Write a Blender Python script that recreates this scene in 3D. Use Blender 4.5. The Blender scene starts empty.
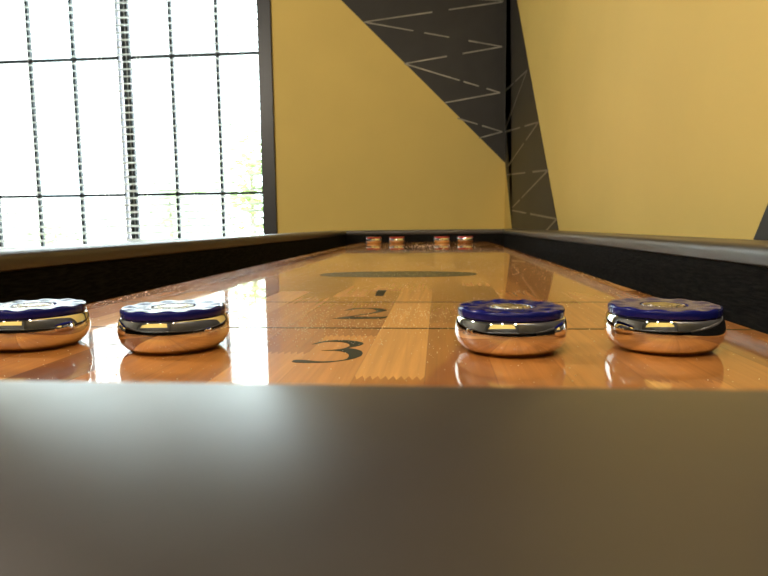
import bpy, bmesh, math, random
from math import pi, sin, cos, radians
from mathutils import Vector, Matrix
random.seed(7)
S = bpy.context.scene
C = S.collection
FAR, RIGHT, LEFT, BACK, CEIL = 4.0, 0.43, -3.75, -2.0, 3.8
EYE = 0.866          # camera height
PF = 0.800           # playfield surface height
CX = -0.0575         # table centre line

# ------------------------------------------------------------------ materials
def nodes(name):
    m = bpy.data.materials.new(name); m.use_nodes = True
    nt = m.node_tree
    return m, nt, nt.nodes['Principled BSDF'], nt.nodes, nt.links

def mat(name, col, rough=0.5, metal=0.0, spec=0.5, noise=0.0, nscale=20.0, bump=0.0, bscale=80.0, coat=0.0, rvar=0.0):
    m, nt, b, N, L = nodes(name)
    b.inputs['Base Color'].default_value = (*col, 1)
    b.inputs['Roughness'].default_value = rough
    b.inputs['Metallic'].default_value = metal
    b.inputs['Specular IOR Level'].default_value = spec
    b.inputs['Coat Weight'].default_value = coat
    b.inputs['Coat Roughness'].default_value = 0.04
    tc = N.new('ShaderNodeTexCoord')
    if noise > 0:
        n = N.new('ShaderNodeTexNoise'); n.inputs['Scale'].default_value = nscale
        n.inputs['Detail'].default_value = 5
        L.new(tc.outputs['Object'], n.inputs['Vector'])
        r = N.new('ShaderNodeValToRGB')
        r.color_ramp.elements[0].position = 0.3; r.color_ramp.elements[1].position = 0.7
        r.color_ramp.elements[0].color = (*[c * (1 - noise) for c in col], 1)
        r.color_ramp.elements[1].color = (*[min(1, c * (1 + noise)) for c in col], 1)
        L.new(n.outputs['Fac'], r.inputs['Fac']); L.new(r.outputs['Color'], b.inputs['Base Color'])
    if rvar > 0:
        n3 = N.new('ShaderNodeTexNoise'); n3.inputs['Scale'].default_value = nscale
        mr = N.new('ShaderNodeMapRange'); mr.inputs['To Min'].default_value = rough - rvar; mr.inputs['To Max'].default_value = rough + rvar
        L.new(tc.outputs['Object'], n3.inputs['Vector']); L.new(n3.outputs['Fac'], mr.inputs['Value'])
        L.new(mr.outputs['Result'], b.inputs['Roughness'])
    if bump > 0:
        n2 = N.new('ShaderNodeTexNoise'); n2.inputs['Scale'].default_value = bscale
        n2.inputs['Detail'].default_value = 3
        L.new(tc.outputs['Object'], n2.inputs['Vector'])
        bp = N.new('ShaderNodeBump'); bp.inputs['Strength'].default_value = bump; bp.inputs['Distance'].default_value = 0.002
        L.new(n2.outputs['Fac'], bp.inputs['Height']); L.new(bp.outputs['Normal'], b.inputs['Normal'])
    return m

def M_(N, L, op, a, b=None, c=None):
    n = N.new('ShaderNodeMath'); n.operation = op
    for i, v in enumerate((a, b, c)):
        if v is None: continue
        if isinstance(v, (int, float)): n.inputs[i].default_value = v
        else: L.new(v, n.inputs[i])
    return n.outputs[0]

def wood_board():
    """butcher-block maple: 31 mm strips, finger-jointed ends, under a clear gloss finish"""
    m, nt, b, N, L = nodes('playfield_maple')
    tc = N.new('ShaderNodeTexCoord'); sp = N.new('ShaderNodeSeparateXYZ')
    L.new(tc.outputs['Object'], sp.inputs[0])
    X, Y = sp.outputs['X'], sp.outputs['Y']
    u = M_(N, L, 'DIVIDE', M_(N, L, 'ADD', X, 0.254 + 0.0044), 0.031)
    iu = M_(N, L, 'FLOOR', u); fu = M_(N, L, 'FRACT', u)
    w1 = N.new('ShaderNodeTexWhiteNoise'); w1.noise_dimensions = '1D'; L.new(M_(N, L, 'MULTIPLY', iu, 3.17), w1.inputs['W'])
    tri = M_(N, L, 'PINGPONG', X, 0.00172)                      # finger joint teeth
    yy = M_(N, L, 'ADD', Y, M_(N, L, 'MULTIPLY', tri, 4.0))
    v = M_(N, L, 'ADD', M_(N, L, 'DIVIDE', M_(N, L, 'ADD', yy, 1.0155), 0.25), M_(N, L, 'DIVIDE', M_(N, L, 'FLOOR', M_(N, L, 'MULTIPLY', w1.outputs['Value'], 5.0)), 5.0))
    jv = M_(N, L, 'FLOOR', v)
    cv = N.new('ShaderNodeCombineXYZ'); L.new(iu, cv.inputs[0]); L.new(jv, cv.inputs[1])
    w2 = N.new('ShaderNodeTexWhiteNoise'); w2.noise_dimensions = '3D'; L.new(cv.outputs[0], w2.inputs['Vector'])
    ramp = N.new('ShaderNodeValToRGB'); e = ramp.color_ramp.elements
    e[0].position = 0.0; e[0].color = (0.228, 0.068, 0.012, 1)
    e[1].position = 1.0; e[1].color = (0.844, 0.424, 0.126, 1)
    x = e.new(0.22); x.color = (0.399, 0.143, 0.028, 1)
    x = e.new(0.6); x.color = (0.570, 0.231, 0.052, 1)
    L.new(w2.outputs['Value'], ramp.inputs['Fac'])
    # grain
    mp = N.new('ShaderNodeMapping'); mp.inputs['Scale'].default_value = (260, 9, 20)
    L.new(tc.outputs['Object'], mp.inputs['Vector'])
    sc = N.new('ShaderNodeVectorMath'); sc.operation = 'MULTIPLY_ADD'
    L.new(w2.outputs['Color'], sc.inputs[0]); sc.inputs[1].default_value = (40, 40, 40); L.new(mp.outputs[0], sc.inputs[2])
    gn = N.new('ShaderNodeTexNoise'); gn.inputs['Scale'].default_value = 1.0; gn.inputs['Detail'].default_value = 6; gn.inputs['Distortion'].default_value = 0.6
    L.new(sc.outputs[0], gn.inputs['Vector'])
    gr = N.new('ShaderNodeMapRange'); gr.inputs['From Min'].default_value = 0.3; gr.inputs['From Max'].default_value = 0.72
    gr.inputs['To Min'].default_value = 0.80; gr.inputs['To Max'].default_value = 1.1
    L.new(gn.outputs['Fac'], gr.inputs['Value'])
    # seams between strips
    edge = M_(N, L, 'MINIMUM', fu, M_(N, L, 'SUBTRACT', 1.0, fu))
    seam = N.new('ShaderNodeMapRange'); seam.inputs['From Max'].default_value = 0.02; seam.inputs['To Min'].default_value = 0.8
    L.new(edge, seam.inputs['Value'])
    k = M_(N, L, 'MULTIPLY', gr.outputs[0], seam.outputs[0])
    mx = N.new('ShaderNodeVectorMath'); mx.operation = 'SCALE'; L.new(ramp.outputs['Color'], mx.inputs[0]); L.new(k, mx.inputs['Scale'])
    L.new(mx.outputs[0], b.inputs['Base Color'])
    b.inputs['Roughness'].default_value = 0.5
    b.inputs['Specular IOR Level'].default_value = 0.2
    b.inputs['Coat Weight'].default_value = 1.0; b.inputs['Coat IOR'].default_value = 1.36
    # faint scuffs in the finish
    n2 = N.new('ShaderNodeTexNoise'); n2.inputs['Scale'].default_value = 14; n2.inputs['Detail'].default_value = 6
    L.new(tc.outputs['Object'], n2.inputs['Vector'])
    rr = N.new('ShaderNodeMapRange'); rr.inputs['From Min'].default_value = 0.35; rr.inputs['From Max'].default_value = 0.75
    rr.inputs['To Min'].default_value = 0.022; rr.inputs['To Max'].default_value = 0.06
    L.new(n2.outputs['Fac'], rr.inputs['Value']); L.new(rr.outputs[0], b.inputs['Coat Roughness'])
    return m

def emblem_mat():
    m, nt, b, N, L = nodes('emblem_ink')
    tc = N.new('ShaderNodeTexCoord')
    n = N.new('ShaderNodeTexVoronoi'); n.inputs['Scale'].default_value = 260; n.feature = 'F1'
    L.new(tc.outputs['Object'], n.inputs['Vector'])
    r = N.new('ShaderNodeValToRGB'); e = r.color_ramp.elements
    e[0].position = 0.2; e[0].color = (0.045, 0.042, 0.012, 1)
    e[1].position = 0.75; e[1].color = (0.16, 0.125, 0.04, 1)
    L.new(n.outputs['Distance'], r.inputs['Fac']); L.new(r.outputs['Color'], b.inputs['Base Color'])
    b.inputs['Roughness'].default_value = 0.6
    b.inputs['Specular IOR Level'].default_value = 0.15
    return m

def carpet_mat():
    m, nt, b, N, L = nodes('black_ribbed_carpet')
    tc = N.new('ShaderNodeTexCoord')
    mp = N.new('ShaderNodeMapping'); mp.inputs['Scale'].default_value = (60, 60, 420)
    L.new(tc.outputs['Object'], mp.inputs['Vector'])
    n = N.new('ShaderNodeTexNoise'); n.inputs['Scale'].default_value = 1.0; n.inputs['Detail'].default_value = 3
    L.new(mp.outputs[0], n.inputs['Vector'])
    r = N.new('ShaderNodeValToRGB'); e = r.color_ramp.elements
    e[0].position = 0.35; e[0].color = (0.0025, 0.0025, 0.0025, 1)
    e[1].position = 0.75; e[1].color = (0.014, 0.0125, 0.010, 1)
    L.new(n.outputs['Fac'], r.inputs['Fac']); L.new(r.outputs['Color'], b.inputs['Base Color'])
    bp = N.new('ShaderNodeBump'); bp.inputs['Strength'].default_value = 0.6; bp.inputs['Distance'].default_value = 0.002
    L.new(n.outputs['Fac'], bp.inputs['Height']); L.new(bp.outputs['Normal'], b.inputs['Normal'])
    b.inputs['Roughness'].default_value = 0.95; b.inputs['Specular IOR Level'].default_value = 0.1
    return m

def glass_mat():
    m = bpy.data.materials.new('clear_window_glass'); m.use_nodes = True
    nt = m.node_tree; N, L = nt.nodes, nt.links; N.clear()
    o = N.new('ShaderNodeOutputMaterial'); t = N.new('ShaderNodeBsdfTransparent'); g = N.new('ShaderNodeBsdfGlossy')
    t.inputs['Color'].default_value = (0.95, 0.98, 0.96, 1); g.inputs['Roughness'].default_value = 0.02
    f = N.new('ShaderNodeFresnel'); f.inputs['IOR'].default_value = 1.45
    mx = N.new('ShaderNodeMixShader'); L.new(f.outputs[0], mx.inputs[0]); L.new(t.outputs[0], mx.inputs[1]); L.new(g.outputs[0], mx.inputs[2])
    L.new(mx.outputs[0], o.inputs['Surface'])
    return m

def slat_mat():
    m = bpy.data.materials.new('white_blind_slat'); m.use_nodes = True
    nt = m.node_tree; N, L = nt.nodes, nt.links; N.clear()
    o = N.new('ShaderNodeOutputMaterial'); d = N.new('ShaderNodeBsdfDiffuse'); t = N.new('ShaderNodeBsdfTranslucent')
    d.inputs['Color'].default_value = (0.90, 0.91, 0.90, 1); t.inputs['Color'].default_value = (0.90, 0.92, 0.90, 1)
    mx = N.new('ShaderNodeMixShader'); mx.inputs[0].default_value = 0.5
    L.new(d.outputs[0], mx.inputs[1]); L.new(t.outputs[0], mx.inputs[2]); L.new(mx.outputs[0], o.inputs['Surface'])
    return m

def leaf_mat(name, col):
    m = bpy.data.materials.new(name); m.use_nodes = True
    nt = m.node_tree; N, L = nt.nodes, nt.links; N.clear()
    o = N.new('ShaderNodeOutputMaterial'); d = N.new('ShaderNodeBsdfDiffuse'); t = N.new('ShaderNodeBsdfTranslucent')
    tc = N.new('ShaderNodeTexCoord'); n = N.new('ShaderNodeTexNoise'); n.inputs['Scale'].default_value = 4
    L.new(tc.outputs['Object'], n.inputs['Vector'])
    r = N.new('ShaderNodeValToRGB'); r.color_ramp.elements[0].color = (*[c * 0.6 for c in col], 1); r.color_ramp.elements[1].color = (*[c * 1.3 for c in col], 1)
    L.new(n.outputs['Fac'], r.inputs['Fac'])
    L.new(r.outputs['Color'], d.inputs['Color']); L.new(r.outputs['Color'], t.inputs['Color'])
    mx = N.new('ShaderNodeMixShader'); mx.inputs[0].default_value = 0.4
    L.new(d.outputs[0], mx.inputs[1]); L.new(t.outputs[0], mx.inputs[2]); L.new(mx.outputs[0], o.inputs['Surface'])
    return m

def lamp_mat(name, col, s):
    m, nt, b, N, L = nodes(name)
    b.inputs['Base Color'].default_value = (1, 1, 1, 1)
    b.inputs['Emission Color'].default_value = (*col, 1); b.inputs['Emission Strength'].default_value = s
    return m

YEL = mat('yellow_wall_paint', (0.70, 0.515, 0.150), 0.7, spec=0.25, noise=0.03, nscale=3, bump=0.08, bscale=220)
CHAR = mat('charcoal_wall_vinyl', (0.032, 0.029, 0.024), 0.5, spec=0.3, noise=0.12, nscale=6, bump=0.06, bscale=300)
SILV = mat('silver_mural_line', (0.24, 0.22, 0.175), 0.36, metal=0.35, noise=0.35, nscale=9)
WHITE = mat('dark_grey_wall_paint', (0.09, 0.088, 0.08), 0.8, noise=0.03, nscale=5, bump=0.1)
DCEIL = mat('dark_ceiling_paint', (0.016, 0.016, 0.015), 0.85, noise=0.1, nscale=5, bump=0.1)
FLOORM = mat('grey_concrete_floor', (0.16, 0.145, 0.125), 0.45, noise=0.2, nscale=3, bump=0.05)
FRAME = mat('black_window_frame', (0.036, 0.038, 0.042), 0.42, noise=0.1, nscale=12)
MUNT = mat('dark_muntin_paint', (0.012, 0.016, 0.018), 0.5, noise=0.1, nscale=12)
GLASS = glass_mat(); SLAT = slat_mat()
CORD = mat('white_ladder_cord', (0.7, 0.7, 0.68), 0.8, noise=0.05)
RAIL = mat('grey_brown_rail_laminate', (0.050, 0.040, 0.031), 0.35, spec=0.85, noise=0.05, nscale=120, rvar=0.03)
WOOD = wood_board(); EMB = emblem_mat(); CARPET = carpet_mat()
INK = mat('dark_green_black_ink', (0.028, 0.026, 0.008), 0.6, spec=0.12, noise=0.2, nscale=200)
CAB = mat('dark_espresso_cabinet', (0.022, 0.016, 0.012), 0.4, noise=0.25, nscale=8)
CHROME = mat('polished_chrome', (0.90, 0.88, 0.86), 0.02, metal=1.0, noise=0.02, nscale=60)
BLUE = mat('cobalt_blue_plastic', (0.006, 0.009, 0.125), 0.16, spec=0.45, coat=0.0, noise=0.1, nscale=60)
RED = mat('bright_red_plastic', (0.42, 0.016, 0.022), 0.22, spec=0.5, coat=0.7, noise=0.1, nscale=60)
MEDAL = mat('brushed_emblem_metal', (0.9, 0.76, 0.66), 0.18, metal=1.0, noise=0.3, nscale=400, bump=1.0, bscale=500)
WAX = mat('pale_wax_beads', (0.95, 0.82, 0.60), 0.15, noise=0.05, coat=0.5)
DUST = mat('white_wax_powder', (0.8, 0.72, 0.6), 0.8, noise=0.05)
METAL = mat('black_lamp_metal', (0.02, 0.02, 0.02), 0.4, noise=0.1)
LENS = lamp_mat('warm_lamp_lens', (1.0, 0.88, 0.70), 25)
PAVE = mat('pale_paving', (0.62, 0.62, 0.60), 0.9, noise=0.12, nscale=2)
FAC = mat('added_building_render', (0.36, 0.355, 0.35), 0.9, noise=0.06, nscale=2)
PANE = mat('grey_blue_pane', (0.35, 0.4, 0.43), 0.15, noise=0.05)
LEAF = leaf_mat('bright_green_leaf', (0.26, 0.38, 0.13))
LEAF2 = leaf_mat('grey_green_leaf', (0.27, 0.36, 0.19))
BARK = mat('grey_bark', (0.2, 0.17, 0.13), 0.9, noise=0.3)

# ------------------------------------------------------------------ object helpers
WORLD = {}
def tag(o, label=None, cat=None, group=None, kind=None):
    if label: o['label'] = label
    if cat: o['category'] = cat
    if group: o['group'] = group
    if kind: o['kind'] = kind
    return o
def thing(name, loc, label, cat, group=None):
    o = bpy.data.objects.new(name, None); C.objects.link(o); o.location = loc
    o.empty_display_size = 0.05
    WORLD[o] = Vector(loc); return tag(o, label, cat, group)
def obj(name, bm, mats, parent=None, smooth=False):
    """bm is given in world coordinates; becomes one mesh object under parent"""
    off = WORLD.get(parent, Vector((0, 0, 0)))
    if parent is not None: bmesh.ops.translate(bm, verts=bm.verts, vec=-off)
    bmesh.ops.recalc_face_normals(bm, faces=bm.faces)
    me = bpy.data.meshes.new(name); bm.to_mesh(me); bm.free()
    for m in (mats if isinstance(mats, (list, tuple)) else [mats]): me.materials.append(m)
    o = bpy.data.objects.new(name, me); C.objects.link(o)
    if parent is not None: o.parent = parent
    WORLD[o] = off
    if smooth:
        for p in me.polygons: p.use_smooth = True
        if smooth is not True: me.set_sharp_from_angle(angle=radians(smooth))
    return o
def box(bm, a, b, mi=0):
    x0, y0, z0 = a; x1, y1, z1 = b
    vs = [bm.verts.new(p) for p in ((x0,y0,z0),(x1,y0,z0),(x1,y1,z0),(x0,y1,z0),(x0,y0,z1),(x1,y0,z1),(x1,y1,z1),(x0,y1,z1))]
    for f in ((0,3,2,1),(4,5,6,7),(0,1,5,4),(1,2,6,5),(2,3,7,6),(3,0,4,7)):
        bm.faces.new([vs[i] for i in f]).material_index = mi
def bev(bm, w, seg=2):
    bmesh.ops.bevel(bm, geom=bm.edges[:], offset=w, segments=seg, profile=0.5, affect='EDGES')
def boxes(*ab, bevel=0, seg=2):
    bm = bmesh.new()
    for a, b in ab: box(bm, a, b)
    if bevel: bev(bm, bevel, seg)
    return bm
def prism(pts, axis, a, b, bm=None):
    """extrude a 2D outline between a and b along axis ('x','y','z')"""
    bm = bm or bmesh.new()
    def P(p, t):
        return {'x': (t, p[0], p[1]), 'y': (p[0], t, p[1]), 'z': (p[0], p[1], t)}[axis]
    v0 = [bm.verts.new(P(p, a)) for p in pts]; v1 = [bm.verts.new(P(p, b)) for p in pts]
    bm.faces.new(v0); bm.faces.new(v1[::-1])
    n = len(pts)
    for i in range(n): bm.faces.new((v0[i], v0[(i+1)%n], v1[(i+1)%n], v1[i]))
    return bm
def lathe(prof, seg=64, c=(0,0,0), bm=None, cap=True):
    bm = bm or bmesh.new(); rings = []
    for r, z in prof:
        rings.append([bm.verts.new((c[0]+r*cos(2*pi*i/seg), c[1]+r*sin(2*pi*i/seg), c[2]+z)) for i in range(seg)])
    for a, b in zip(rings, rings[1:]):
        for i in range(seg): bm.faces.new((a[i], a[(i+1)%seg], b[(i+1)%seg], b[i]))
    if cap: bm.faces.new(rings[0][::-1]); bm.faces.new(rings[-1])
    return bm
def struct(name, bm, m, parent=None):
    o = obj(name, bm, m, parent)
    if parent is None: o['kind'] = 'structure'
    return o

# ------------------------------------------------------------------ room shell
WX0, WX1, WZ0, WZ1 = -3.42, -1.165, EYE - 0.70, EYE + 2.55     # window opening in the far wall
T = 0.2
struct('floor', boxes(((LEFT-T, BACK-T, -0.1), (RIGHT+T, FAR+T, 0))), FLOORM)
struct('ceiling', boxes(((LEFT-T, BACK-T, CEIL), (RIGHT+T, FAR+T, CEIL+0.15))), DCEIL)
wf = struct('wall_far', boxes(((LEFT-T, FAR, 0), (WX0, FAR+T, CEIL)), ((WX1, FAR, 0), (RIGHT+T, FAR+T, CEIL)),
                              ((WX0, FAR, 0), (WX1, FAR+T, WZ0)), ((WX0, FAR, WZ1), (WX1, FAR+T, CEIL))), YEL)
wr = struct('wall_right', boxes(((RIGHT, BACK, 0), (RIGHT+T, FAR, CEIL))), YEL)
struct('wall_left', boxes(((LEFT-T, BACK, 0), (LEFT, FAR, CEIL))), WHITE)
wb = struct('wall_back', boxes(((LEFT-T, BACK-T, 0), (RIGHT+T, BACK, CEIL))), YEL)
struct('baseboard_right', boxes(((RIGHT-0.012, BACK, 0), (RIGHT, FAR, 0.1)), bevel=0.003), FRAME)
struct('baseboard_far', boxes(((WX1+0.1, FAR-0.012, 0), (RIGHT-0.012, FAR, 0.1)), bevel=0.003), FRAME)

# mural: charcoal bands with thin silver zigzag lines (x or y, height above the camera's eye level)
def line_mesh(segs, axis, plane, out, w=0.0085):
    bm = bmesh.new()
    for (p, q, gaps) in segs:
        p, q = Vector(p), Vector(q); d = (q - p); n = Vector((-d.y, d.x)).normalized() * w / 2
        cuts = [0.0] + [g for ab in gaps for g in ab] + [1.0]
        for a, b in zip(cuts[::2], cuts[1::2]):
            A, B = p + d * a, p + d * b
            pts = [(v.x, v.y + EYE) for v in (A + n, B + n * .75, B - n * .75, A - n)]
            prism(pts, axis, plane, plane + out, bm)
    return bm
zt = CEIL - EYE
pan = prism([(RIGHT, EYE+0.392), (RIGHT, CEIL), (-1.06, CEIL), (-1.06, EYE+1.438+0.445*1.006), (-0.615, EYE+1.438)], 'y', FAR, FAR-0.002)
struct('mural_panel', pan, CHAR, wf)
FL = [((0.4026,1.3826),(-0.4693,1.2966),[(.38,.5)]), ((-0.4693,1.2966),(0.405,1.1128),[(.36,.44),(.62,.76)]),
      ((0.405,1.1128),(-0.2125,1.0298),[(.40,.56)]), ((-0.2125,1.0298),(0.3942,0.8315),[(.58,.62),(.78,.86)]),
      ((0.3942,0.8315),(0.0448,0.7782),[]), ((0.1262,0.6802),(0.4097,0.5878),[(.45,.55)]),
      ((0.4097,0.5878),(0.2619,0.5513),[]), ((-0.72,1.525),(0.41,1.388),[(.3,.4)]), ((-0.72,1.525),(0.42,1.80),[(.5,.6)]),
      ((0.42,1.80),(-0.9,1.72),[(.3,.4)])]
struct('mural_lines', line_mesh(FL, 'y', FAR-0.002, -0.0012), SILV, wf)
k = (1.2122 + 0.026) / (3.4846 - 2.215)
zb = -0.55
pan = prism([(4.0-0.002, EYE+0.40), (3.5738, EYE-0.0393), (3.5738-(0.0393-zb-0.0786)*0 - 0.48, EYE+zb), (2.215+(zb+0.026)/k, EYE+zb),
             (3.4846+(zt-1.2122)/k, CEIL), (4.0-0.002, CEIL)], 'x', RIGHT, RIGHT-0.002)
struct('mural_panel', pan, CHAR, wr)
RL = [((3.9631,.8383),(3.0442,.7341),[(.4,.5)]), ((3.0442,.7341),(3.9905,.5992),[]), ((3.9893,.5857),(2.6838,.4314),[(.55,.68)]),
      ((2.6838,.4314),(3.8049,.3547),[(.33,.4)]), ((3.8459,.3043),(2.4336,.2076),[(.55,.72)]), ((2.4336,.2076),(3.5699,.0957),[(.66,.72)]),
      ((3.5684,.0786),(2.2467,.0169),[(.42,.52)]), ((2.2467,.0169),(3.0,-.14),[(.36,.5)])]
struct('mural_lines', line_mesh(RL, 'x', RIGHT-0.002, -0.0012), SILV, wr)
# the next charcoal band of the right wall, beside the near end of the table
pan = prism([(0.868, EYE-0.0237), (0.8394, EYE+0.0187), (0.8394-(zt-0.0187)*0.672, CEIL), (BACK+0.003, CEIL), (BACK+0.003, 0.12), (0.868+(EYE-0.0237-0.12)*0.672, 0.12)], 'x', RIGHT, RIGHT-0.002)
struct('mural_panel', pan, CHAR, wr)
# back wall: charcoal with yellow left showing between
pan = bmesh.new()
prism([(LEFT, 0), (LEFT, CEIL), (-2.3, CEIL), (-2.9, 1.72), (0.22, 1.72), (-0.05, CEIL), (RIGHT, CEIL), (RIGHT, 0)], 'y', BACK, BACK+0.002, pan)
struct('mural_panel', pan, CHAR, wb)

# ------------------------------------------------------------------ window, blinds
win = struct('window_1', boxes(((WX0-0.09, FAR-0.02, WZ0-0.07), (WX0, FAR+0.14, WZ1+0.09)), ((WX1, FAR-0.02, WZ0-0.07), (WX1+0.092, FAR+0.14, WZ1+0.09)),
                    ((WX0, FAR-0.02, WZ1), (WX1, FAR+0.14, WZ1+0.09)), ((WX0, FAR-0.02, WZ0-0.07), (WX1, FAR+0.14, WZ0)), bevel=0.004), FRAME)
GY = FAR + 0.105
MX0, MX1 = -2.170, -2.092
struct('mullion', boxes(((-2.179, GY-0.014, WZ0), (-2.171, GY+0.03, WZ1)), ((-2.147, GY-0.014, WZ0), (-2.120, GY+0.03, WZ1)), ((-2.111, GY-0.014, WZ0), (MX1, GY+0.03, WZ1)), bevel=0.002), MUNT, win)
struct('mullion_seal', boxes(((-2.120, GY-0.004, WZ0), (-2.111, GY+0.02, WZ1))), CORD, win)
for x in (-3.13, -2.815, -2.498, -1.798, -1.478):
    struct('muntin', boxes(((x-0.0105, GY-0.014, WZ0), (x+0.0105, GY+0.014, WZ1))), MUNT, win)
for k_ in range(-2, 6):
    z = EYE + 0.2327 + (k_) * 0.4636
    if not WZ0 + 0.05 < z < WZ1 - 0.02: continue
    w = 0.0095 if k_ != 1 else 0.004
    for xa, xb in ((WX0, MX0), (MX1, WX1)):
        struct('muntin', boxes(((xa, GY-0.012, z-w), (xb, GY+0.012, z+w))), MUNT, win)
for xa, xb in ((WX0, MX0), (MX1, WX1)):
    struct('glass_pane', boxes(((xa+0.002, GY+0.016, WZ0+0.002), (xb-0.002, GY+0.02, WZ1-0.002))), GLASS, win)
struct('window_sill', boxes(((WX0-0.1, FAR-0.06, WZ0-0.1), (WX1+0.1, FAR-0.02, WZ0-0.07)), bevel=0.004), FRAME, win)

PITCH = 0.0477
def blind(xa, xb, label):
    t = thing('venetian_blind', ((xa+xb)/2, FAR+0.035, WZ1), label, 'blind', 'venetian blinds in the window')
    obj('headrail', boxes(((xa, FAR+0.008, WZ1-0.05), (xb, FAR+0.06, WZ1-0.002)), bevel=0.003), CORD, t)
    bm = bmesh.new(); z0 = EYE + 0.683
    n0 = -int((z0 - WZ0 - 0.04) / PITCH); n1 = int((WZ1 - 0.06 - z0) / PITCH)
    for i in range(n0, n1 + 1):
        z = z0 + i * PITCH; pts = []
        for s in range(5):
            a = -1 + s / 2.0
            pts.append((FAR + 0.034 + 0.0245 * a, z + 0.0052 * a + 0.0058 * (1 - a * a)))
        prof = [(y, zz + 0.0013) for y, zz in pts] + [(y, zz - 0.0013) for y, zz in pts[::-1]]
        prism(prof, 'x', xa, xb, bm)
    obj('slats', bm, SLAT, t)
    obj('bottom_rail', boxes(((xa, FAR+0.012, WZ0+0.005), (xb, FAR+0.056, WZ0+0.022)), bevel=0.003), CORD, t)
    for f in (0.12, 0.5, 0.88):
        x = xa + (xb - xa) * f
        bm = bmesh.new()
        for y in (FAR+0.0085, FAR+0.0595): box(bm, (x-0.0007, y-0.0007, WZ0+0.02), (x+0.0007, y+0.0007, WZ1-0.04))
        obj('ladder_cord', bm, CORD, t)
blind(WX0+0.006, -2.1185, 'white venetian blind with open slats left of the thick window mullion')
blind(-2.1135, WX1-0.006, 'white venetian blind with open slats over the thick mullion, reaching the dark right jamb')

# ------------------------------------------------------------------ shuffleboard table
TY0, TY1 = 0.0073, 2.545                    # outer ends
HW = 0.39
tab = thing('shuffleboard_table', (CX, (TY0+TY1)/2, 0), 'long shuffleboard table with glossy wood playfield and grey-brown rails along yellow wall', 'game table')
prof = [(0.0,0.70),(0.0,0.843),(0.0012,0.8458),(0.004,0.847),(0.0620,0.847),(0.0635,0.8469),(0.0655,0.8463),(0.0675,0.8450),(0.0690,0.8432),(0.0698,0.8410),
        (0.0700,0.8390),(0.0700,0.8308),(0.0697,0.8298),(0.0688,0.8292),(0.058,0.8292),(0.058,0.70)]
def rail(name, side):
    bm = bmesh.new(); A, B = [], []
    for t_, z in prof:
        xl, xr, yn, yf = CX-HW+t_, CX+HW-t_, TY0+t_, TY1-t_
        a, b = {'near': ((xl,yn),(xr,yn)), 'far': ((xr,yf),(xl,yf)), 'left': ((xl,yf),(xl,yn)), 'right': ((xr,yn),(xr,yf))}[side]
        A.append(bm.verts.new((*a, z))); B.append(bm.verts.new((*b, z)))
    n = len(prof)
    for i in range(n): bm.faces.new((A[i], A[(i+1)%n], B[(i+1)%n], B[i]))
    bm.faces.new(A); bm.faces.new(B[::-1])
    return obj(name, bm, RAIL, tab, smooth=40)
rail('end_rail', 'near'); rail('end_rail', 'far'); rail('side_rail', 'left'); rail('side_rail', 'right')
# black carpet lining: up the inside of the rails and across the gutter
IX0, IX1, IY0, IY1 = CX-HW+0.058, CX+HW-0.058, TY0+0.058, TY1-0.058
gl = boxes(((IX0, IY0, 0.72), (IX0+0.010, IY1, 0.8290)), ((IX1-0.010, IY0, 0.72), (IX1, IY1, 0.8290)),
           ((IX0+0.010, IY0, 0.72), (IX1-0.010, IY0+0.010, 0.8290)), ((IX0+0.010, IY1-0.010, 0.72), (IX1-0.010, IY1, 0.8290)),
           ((IX0+0.010, IY0+0.010, 0.715), (IX1-0.010, IY1-0.010, 0.73)))
obj('gutter_lining', gl, CARPET, tab)
PX0, PX1, PY0, PY1 = CX-0.2515, CX+0.2515, 0.155, 2.395
bm = boxes(((PX0, PY0, 0.7305), (PX1, PY1, PF)), bevel=0.0012, seg=2)
pf = obj('playfield', bm, WOOD, tab)
def decal(name, pts, m=INK, h=0.00012):
    return obj(name, prism(pts, 'z', PF, PF + h), m, pf)
THREE = [(-0.0708, 0.3302), (-0.068, 0.3368), (-0.0649, 0.3408), (-0.0592, 0.343), (-0.0523, 0.3428), (-0.0466, 0.3402), (-0.0428, 0.3365), (-0.0418, 0.3331), (-0.0426, 0.3289), (-0.0452, 0.3245), (-0.049, 0.3208), (-0.0444, 0.3182), (-0.0406, 0.3136), (-0.0391, 0.3077), (-0.0391, 0.3014), (-0.0413, 0.2958), (-0.0446, 0.2915), (-0.0487, 0.2885), (-0.0527, 0.2858), (-0.0577, 0.2847), (-0.064, 0.2842), (-0.0692, 0.2845), (-0.0716, 0.2864), (-0.0717, 0.2896), (-0.0701, 0.2908), (-0.0653, 0.2901), (-0.0603, 0.2883), (-0.0557, 0.2876), (-0.0507, 0.289), (-0.0472, 0.2911), (-0.0454, 0.2941), (-0.0452, 0.2996), (-0.046, 0.3042), (-0.0478, 0.3083), (-0.0512, 0.3118), (-0.0549, 0.3134), (-0.062, 0.3135), (-0.0567, 0.3153), (-0.0527, 0.3172), (-0.0501, 0.3208), (-0.0487, 0.3262), (-0.0499, 0.3317), (-0.0523, 0.3354), (-0.056, 0.3376), (-0.0607, 0.3382), (-0.065, 0.3369), (-0.0685, 0.3318)]
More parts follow.
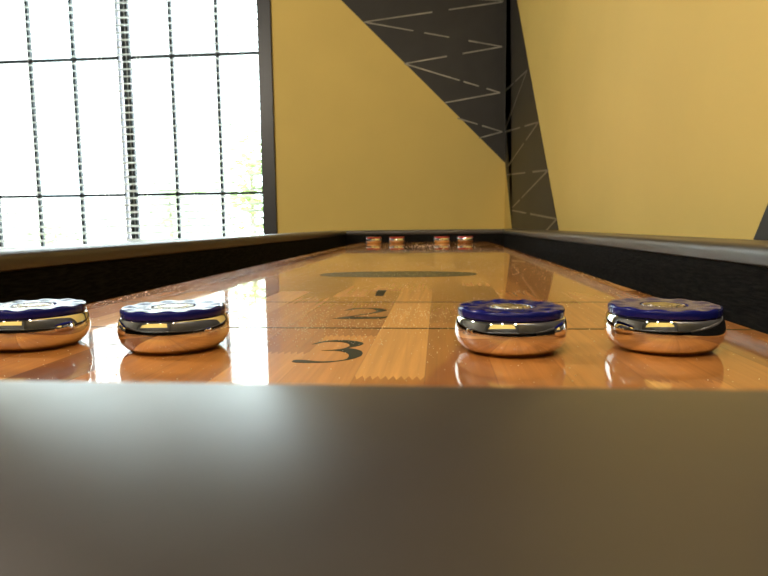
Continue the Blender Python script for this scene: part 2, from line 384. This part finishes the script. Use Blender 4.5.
TWO = [(-0.0735, 0.4651), (-0.0699, 0.4759), (-0.0649, 0.4807), (-0.0574, 0.4815), (-0.0495, 0.4795), (-0.0434, 0.4748), (-0.0401, 0.4681), (-0.0418, 0.4616), (-0.0461, 0.4546), (-0.0517, 0.4484), (-0.0587, 0.4405), (-0.0635, 0.4341), (-0.0516, 0.4326), (-0.0406, 0.4333), (-0.0367, 0.4362), (-0.0377, 0.4294), (-0.0406, 0.4245), (-0.059, 0.4236), (-0.0752, 0.4244), (-0.071, 0.43), (-0.0657, 0.4346), (-0.0613, 0.4405), (-0.0536, 0.449), (-0.0497, 0.4546), (-0.0477, 0.4628), (-0.0485, 0.4693), (-0.0519, 0.4753), (-0.0579, 0.478), (-0.0643, 0.4759), (-0.0691, 0.4698)]
ONE = [(-0.0623, 0.6166), (-0.0528, 0.6165), (-0.0516, 0.5656), (-0.0594, 0.5656)]
tag(decal('numeral', THREE), 'dark numeral 3'); tag(decal('numeral', TWO), 'dark numeral 2'); tag(decal('numeral', ONE), 'dark numeral 1')
for y in (0.385, 0.519):
    decal('score_line', [(PX0+0.001, y-0.0014), (PX1-0.001, y-0.0014), (PX1-0.001, y+0.0014), (PX0+0.001, y+0.0014)], INK, 0.0001)
EO = [(-0.055+0.121*cos(a)*(1-0.12*abs(cos(a))**6), 0.820+0.050*sin(a)) for a in [2*pi*i/72 for i in range(72)]]
tag(decal('oval_emblem', EO, EMB, 0.0001), 'dark olive oval emblem')
# cabinet and legs
obj('cabinet', boxes(((CX-HW+0.03, TY0+0.04, 0.50), (CX+HW-0.03, TY1-0.04, 0.7145)), bevel=0.004), CAB, tab)
for sx in (-1, 1):
    for y in (TY0+0.32, TY1-0.32):
        bm = bmesh.new()
        x = CX + sx*0.27
        prism([(x-0.06, y-0.06), (x+0.06, y-0.06), (x+0.06, y+0.06), (x-0.06, y+0.06)], 'z', 0.0, 0.4998, bm)
        for v in bm.verts:
            if v.co.z < 0.1: v.co.x = x + (v.co.x - x)*0.75; v.co.y = y + (v.co.y - y)*0.75
        bev(bm, 0.004)
        obj('leg', bm, CAB, tab)

# ------------------------------------------------------------------ weights (pucks)
def make_puck(color, name, loc, label, group):
    t = thing(name, loc, label, 'shuffleboard weight', group)
    o = Vector(loc)
    body = [(0.0190,0.0),(0.0222,0.0002),(0.0248,0.0012),(0.0271,0.0030),(0.0287,0.0054),(0.0297,0.0082),(0.0299,0.0106),
            (0.0298,0.0128),(0.0294,0.0150),(0.0289,0.0167),(0.0284,0.0178),(0.0277,0.0184),(0.0250,0.0186)]
    obj('chrome_body', lathe(body, 96, o), CHROME, t, smooth=True)
    # coloured cap with a scalloped raised ring and a dished middle
    bm = bmesh.new(); seg = 180; rings = []
    pr = [(0.0262,0.0185,0),(0.0275,0.0186,0),(0.0281,0.0190,0),(0.0282,0.0202,0),(0.0282,0.0216,0),(0.0280,0.0225,.1),(0.0275,0.0231,.35),(0.0264,0.0235,.7),
          (0.0248,0.0237,1),(0.0228,0.0236,.9),(0.0208,0.0232,.55),(0.0188,0.0228,.15),(0.0166,0.0227,0),(0.0145,0.0229,0),(0.0130,0.0230,0),(0.0122,0.0228,0),(0.0116,0.0220,0),(0.0112,0.0212,0)]
    for r, z, w in pr:
        ring = []
        for i in range(seg):
            a = 2*pi*i/seg
            s = 0.5 + 0.5*cos(11*a); s = s*s*(3-2*s)
            zz = z - w*0.0008*(1-s); rr = r
            ring.append(bm.verts.new((o.x+rr*cos(a), o.y+rr*sin(a), o.z+zz)))
        rings.append(ring)
    for a, b in zip(rings, rings[1:]):
        for i in range(seg): bm.faces.new((a[i], a[(i+1)%seg], b[(i+1)%seg], b[i]))
    bm.faces.new(rings[0][::-1]); bm.faces.new(rings[-1])
    cap = obj('cap', bm, color, t, smooth=50)
    # little metal emblem disc with a raised rim
    em = lathe([(0.0108,0.0212),(0.0110,0.0226),(0.0106,0.0230),(0.0098,0.0231),(0.0092,0.0227),(0.0085,0.0226),(0.0078,0.0232),(0.0060,0.0233),(0.0048,0.0229),(0.0030,0.0231),(0.0004,0.0234)], 48, o)
    obj('emblem_disc', em, MEDAL, cap, smooth=30)
    return t
b_scale = (0.98, 0.98, 1.0)
def dup(root, loc, rot, label):
    r = root.copy(); C.objects.link(r); r.location = loc; r.rotation_euler.z = rot; r['label'] = label
    for ch in list(root.children):
        c = ch.copy(); C.objects.link(c); c.parent = r
        for g in ch.children:
            d = g.copy(); C.objects.link(d); d.parent = c
    return r
Z = PF + 0.0001
b0 = make_puck(BLUE, 'shuffleboard_weight', (-0.2312, 0.3245, Z), 'blue-capped chrome shuffleboard weight cut off by the left edge of the photo', 'blue weights at the near end')
b0.rotation_euler.z = 0.2; b0.scale = b_scale
for (x, y, r, l) in ((-0.1455, 0.320, 1.0, 'blue-capped chrome shuffleboard weight with white window glare on its cap, beside the bright window reflection'),
                     (0.0380, 0.3215, 0.55, 'blue-capped chrome shuffleboard weight just right of the dark numeral 3'),
                     (0.1185, 0.3285, 0.3, 'blue-capped chrome shuffleboard weight nearest the right rail')):
    dup(b0, (x, y, Z), r, l)
r0 = make_puck(RED, 'shuffleboard_weight', (-0.241, 2.275, Z), 'red-capped chrome shuffleboard weight at the far end, leftmost of the four red', 'red weights at the far end')
for (x, y, r, l) in ((-0.154, 2.27, 0.5, 'red-capped chrome shuffleboard weight at the far end, second red from the left'),
                     (0.0145, 2.255, 0.8, 'red-capped chrome shuffleboard weight at the far end, third red from the left'),
                     (0.100, 2.255, 0.1, 'red-capped chrome shuffleboard weight at the far end, rightmost of the four red')):
    dup(r0, (x, y, Z), r, l)

# ------------------------------------------------------------------ wax beads sprinkled on the board (uncountable)
PUCKS = [(-0.2325,0.3245),(-0.1455,0.320),(0.038,0.3215),(0.1185,0.3285),(-0.241,2.275),(-0.154,2.27),(0.0145,2.255),(0.1,2.255)]
def beads(n, pick, rad, name, m, label, cat):
    vs, fs = [], []
    t = (1+5**.5)/2
    ico = [Vector(v).normalized() for v in ((-1,t,0),(1,t,0),(-1,-t,0),(1,-t,0),(0,-1,t),(0,1,t),(0,-1,-t),(0,1,-t),(t,0,-1),(t,0,1),(-t,0,-1),(-t,0,1))]
    icf = [(0,11,5),(0,5,1),(0,1,7),(0,7,10),(0,10,11),(1,5,9),(5,11,4),(11,10,2),(10,7,6),(7,1,8),(3,9,4),(3,4,2),(3,2,6),(3,6,8),(3,8,9),(4,9,5),(2,4,11),(6,2,10),(8,6,7),(9,8,1)]
    for _ in range(n):
        x, y = pick()
        if not (PX0+0.003 < x < PX1-0.003 and PY0+0.003 < y < PY1-0.003): continue
        if any((x-a)**2+(y-b)**2 < 0.0235**2 for a, b in PUCKS): continue
        if -0.078 < x < -0.034 and 0.415 < y < 0.486 and random.random() < 0.8: continue
        r = rad(y); k_ = len(vs)
        vs += [(x+v.x*r, y+v.y*r, PF+0.00015+r*0.8+v.z*r*0.8) for v in ico]
        fs += [tuple(i+k_ for i in f) for f in icf]
    me = bpy.data.meshes.new(name); me.from_pydata(vs, [], fs); me.materials.append(m)
    for p in me.polygons: p.use_smooth = True
    o = bpy.data.objects.new(name, me); C.objects.link(o)
    tag(o, label, cat, kind='stuff')
CL = [(random.gauss(-0.06, 0.05), random.gauss(0.42, 0.05), random.uniform(0.006, 0.02)) for _ in range(26)]
def pick():
    q = random.random()
    if q < 0.45: return random.uniform(PX0, PX1), random.uniform(0.22, 1.1)
    if q < 0.62: return random.gauss(-0.075, 0.06), random.gauss(0.42, 0.05)
    if q < 0.76:
        c = random.choice(CL); return random.gauss(c[0], c[2]), random.gauss(c[1], c[2])
    if q < 0.84: return random.choice((PX0+abs(random.gauss(0, .03)), PX1-abs(random.gauss(0, .03)))), random.uniform(0.3, 1.55)
    return random.uniform(PX0, PX1), random.uniform(0.8, 1.55)
beads(4200, pick, lambda y: random.choice((0.00014, 0.00018, 0.00022, 0.0003)) * (1 + 0.5*max(0, y-0.5)), 'wax_beads', WAX,
      'pale wax beads sprinkled over the glossy wood playfield', 'shuffleboard wax')
def pick2():
    if random.random() < 0.6: return random.gauss(-0.045, 0.03), max(1.6, random.gauss(1.9, 0.09))
    return random.gauss(0.0, 0.09), max(1.6, random.gauss(1.75, 0.12))
beads(320, pick2, lambda y: random.uniform(0.0003, 0.0008), 'wax_powder', DUST,
      'whitish smear of wax powder in front of the red weights', 'shuffleboard wax')

# ------------------------------------------------------------------ outside the window
go = boxes(((-14, FAR+0.25, -0.25), (8, 26, -0.15)))
struct('ground', go, PAVE)
def shrub(name, x, y, h, r, m, label, n, cat='tree', trunk=0.4):
    t = thing(name, (x, y, -0.15), label, cat)
    obj('trunk', lathe([(0.06, -0.15), (0.045, h*trunk), (0.02, h*0.85)], 10, (x, y, 0)), BARK, t, smooth=True)
    vs, fs = [], []
    for _ in range(n):
        a, b, c = random.gauss(0, .5), random.gauss(0, .5), random.gauss(0, .42)
        p = Vector((x + a*r, y + b*r, h*0.66 + c*h*0.42))
        if p.z < 0: continue
        s = random.uniform(0.05, 0.11)
        R = Matrix.Rotation(random.uniform(0, 6.3), 3, 'Z') @ Matrix.Rotation(random.uniform(-1, 1), 3, 'X')
        k_ = len(vs)
        vs += [tuple(p + R @ Vector(v)) for v in ((-s,0,0),(0,-s*.45,.01),(s,0,-.01),(0,s*.45,.01))]
        fs.append((k_, k_+1, k_+2, k_+3))
    me = bpy.data.meshes.new('foliage'); me.from_pydata([tuple(Vector(v) - Vector((x, y, -0.15))) for v in vs], [], fs); me.materials.append(m)
    o = bpy.data.objects.new('foliage', me); C.objects.link(o); o.parent = t
shrub('garden_tree', -2.85, 9.2, 2.3, 0.50, LEAF, 'sunlit green tree outside the window, near the right jamb', 480)
shrub('garden_tree', -4.35, 9.6, 1.6, 0.55, LEAF2, 'low sunlit green tree outside, right of the thick mullion', 380)
shrub('garden_tree', -6.6, 9.8, 1.1, 0.40, LEAF2, 'small pale green shrub outside, low at the left of the window', 160, 'shrub')

t = thing('added_dimming_building', (-13.5, 15.0, -0.15), 'pale plain building added outside to dim the left of the window glow', 'building')  # building added to block sky and dim the left of the window glow
obj('facade', boxes(((-20, 14, -0.15), (-6.8, 20, 11))), FAC, t)
obj('roof_coping', boxes(((-20.1, 13.9, 11), (-6.7, 20.1, 11.25))), CORD, t)
for ix in range(4):
    for iz in range(3):
        x, z = -18.6 + ix*3.0, 1.2 + iz*3.2
        wn = obj('window_frame', boxes(((x, 13.95, z), (x+1.5, 14, z+1.8)), bevel=0.01), CORD, t)
        obj('pane', boxes(((x+0.08, 13.94, z+0.08), (x+1.42, 13.95, z+1.72))), PANE, wn)
# ------------------------------------------------------------------ ceiling spotlights (row reflected in the chrome; the lone one is an added fill)
LZ = 2.65
def spot(x, y, label, power):
    t = thing('pendant_spotlight', (x, y, LZ), label, 'ceiling light', 'pendant spotlights')
    obj('housing', lathe([(0.004,0.012),(0.03,0.010),(0.042,-0.005),(0.045,-0.02),(0.045,-0.11),(0.042,-0.115),(0.036,-0.112),(0.036,-0.10)], 32, (x, y, LZ)), METAL, t, smooth=40)
    obj('stem', lathe([(0.005, 0.0), (0.005, CEIL-LZ-0.02), (0.05, CEIL-LZ-0.018), (0.05, CEIL-LZ)], 20, (x, y, LZ)), METAL, t, smooth=40)
    obj('lens', lathe([(0.0355,-0.1095),(0.030,-0.113),(0.012,-0.1150),(0.001,-0.1152)], 32, (x, y, LZ)), LENS, t, smooth=True)
    ld = bpy.data.lights.new('lamp_light', 'POINT'); ld.energy = power; ld.color = (1.0, 0.90, 0.76)
    ld.shadow_soft_size = 0.02
    lo = bpy.data.objects.new('lamp_light', ld); C.objects.link(lo); lo.parent = t; lo.location = (0, 0, -0.16)
for x, y, p_, l in ((-1.30, -0.6, 40, 'black pendant spotlight farthest left of the row behind the camera'), (-0.50, -0.6, 40, 'black pendant spotlight in the middle of the row behind the camera'),
             (0.20, -0.6, 34, 'black pendant spotlight nearest the right wall behind the camera'),
             (-2.3, 0.9, 165, 'added fill spotlight over the open floor, brightening the walls')):  # lone lamp added to brighten the right and far walls
    spot(x, y, l, p_)

# ------------------------------------------------------------------ daylight
w = bpy.data.worlds.new('daylight'); S.world = w; w.use_nodes = True
bg = w.node_tree.nodes['Background']; bg.inputs['Color'].default_value = (0.82, 0.93, 1.0, 1); bg.inputs['Strength'].default_value = 15.0
sd = bpy.data.lights.new('sun', 'SUN'); sd.energy = 22; sd.angle = radians(0.6); sd.color = (1, 0.96, 0.9)
so = bpy.data.objects.new('sun', sd); C.objects.link(so)
so.rotation_euler = Vector((0.35, 1.0, -1.1)).to_track_quat('-Z', 'Y').to_euler()

# ------------------------------------------------------------------ camera
cam = bpy.data.cameras.new('camera'); co = bpy.data.objects.new('camera', cam); C.objects.link(co); S.camera = co
r_, u_, f_ = Vector((0.996, 0.0884, -0.0109)), Vector((0.0018, 0.1032, 0.9947)), Vector((-0.0891, 0.9907, -0.1026))
R3 = Matrix((r_, u_, -f_)).transposed()
co.matrix_world = Matrix.Translation((0, 0, EYE)) @ R3.to_quaternion().normalized().to_matrix().to_4x4()
cam.sensor_width = 36; cam.lens = 605/768*36; cam.clip_start = 0.004; cam.clip_end = 100
cam.dof.use_dof = True; cam.dof.focus_distance = 0.34; cam.dof.aperture_fstop = 30
S.view_settings.view_transform = 'Standard'; S.view_settings.look = 'None'
S.view_settings.exposure = 0.0; S.view_settings.gamma = 1.0; S.view_settings.use_curve_mapping = False
S.cycles.use_denoising = True
S.cycles.max_bounces = 10; S.cycles.diffuse_bounces = 5; S.cycles.transparent_max_bounces = 12
S.cycles.sample_clamp_indirect = 12
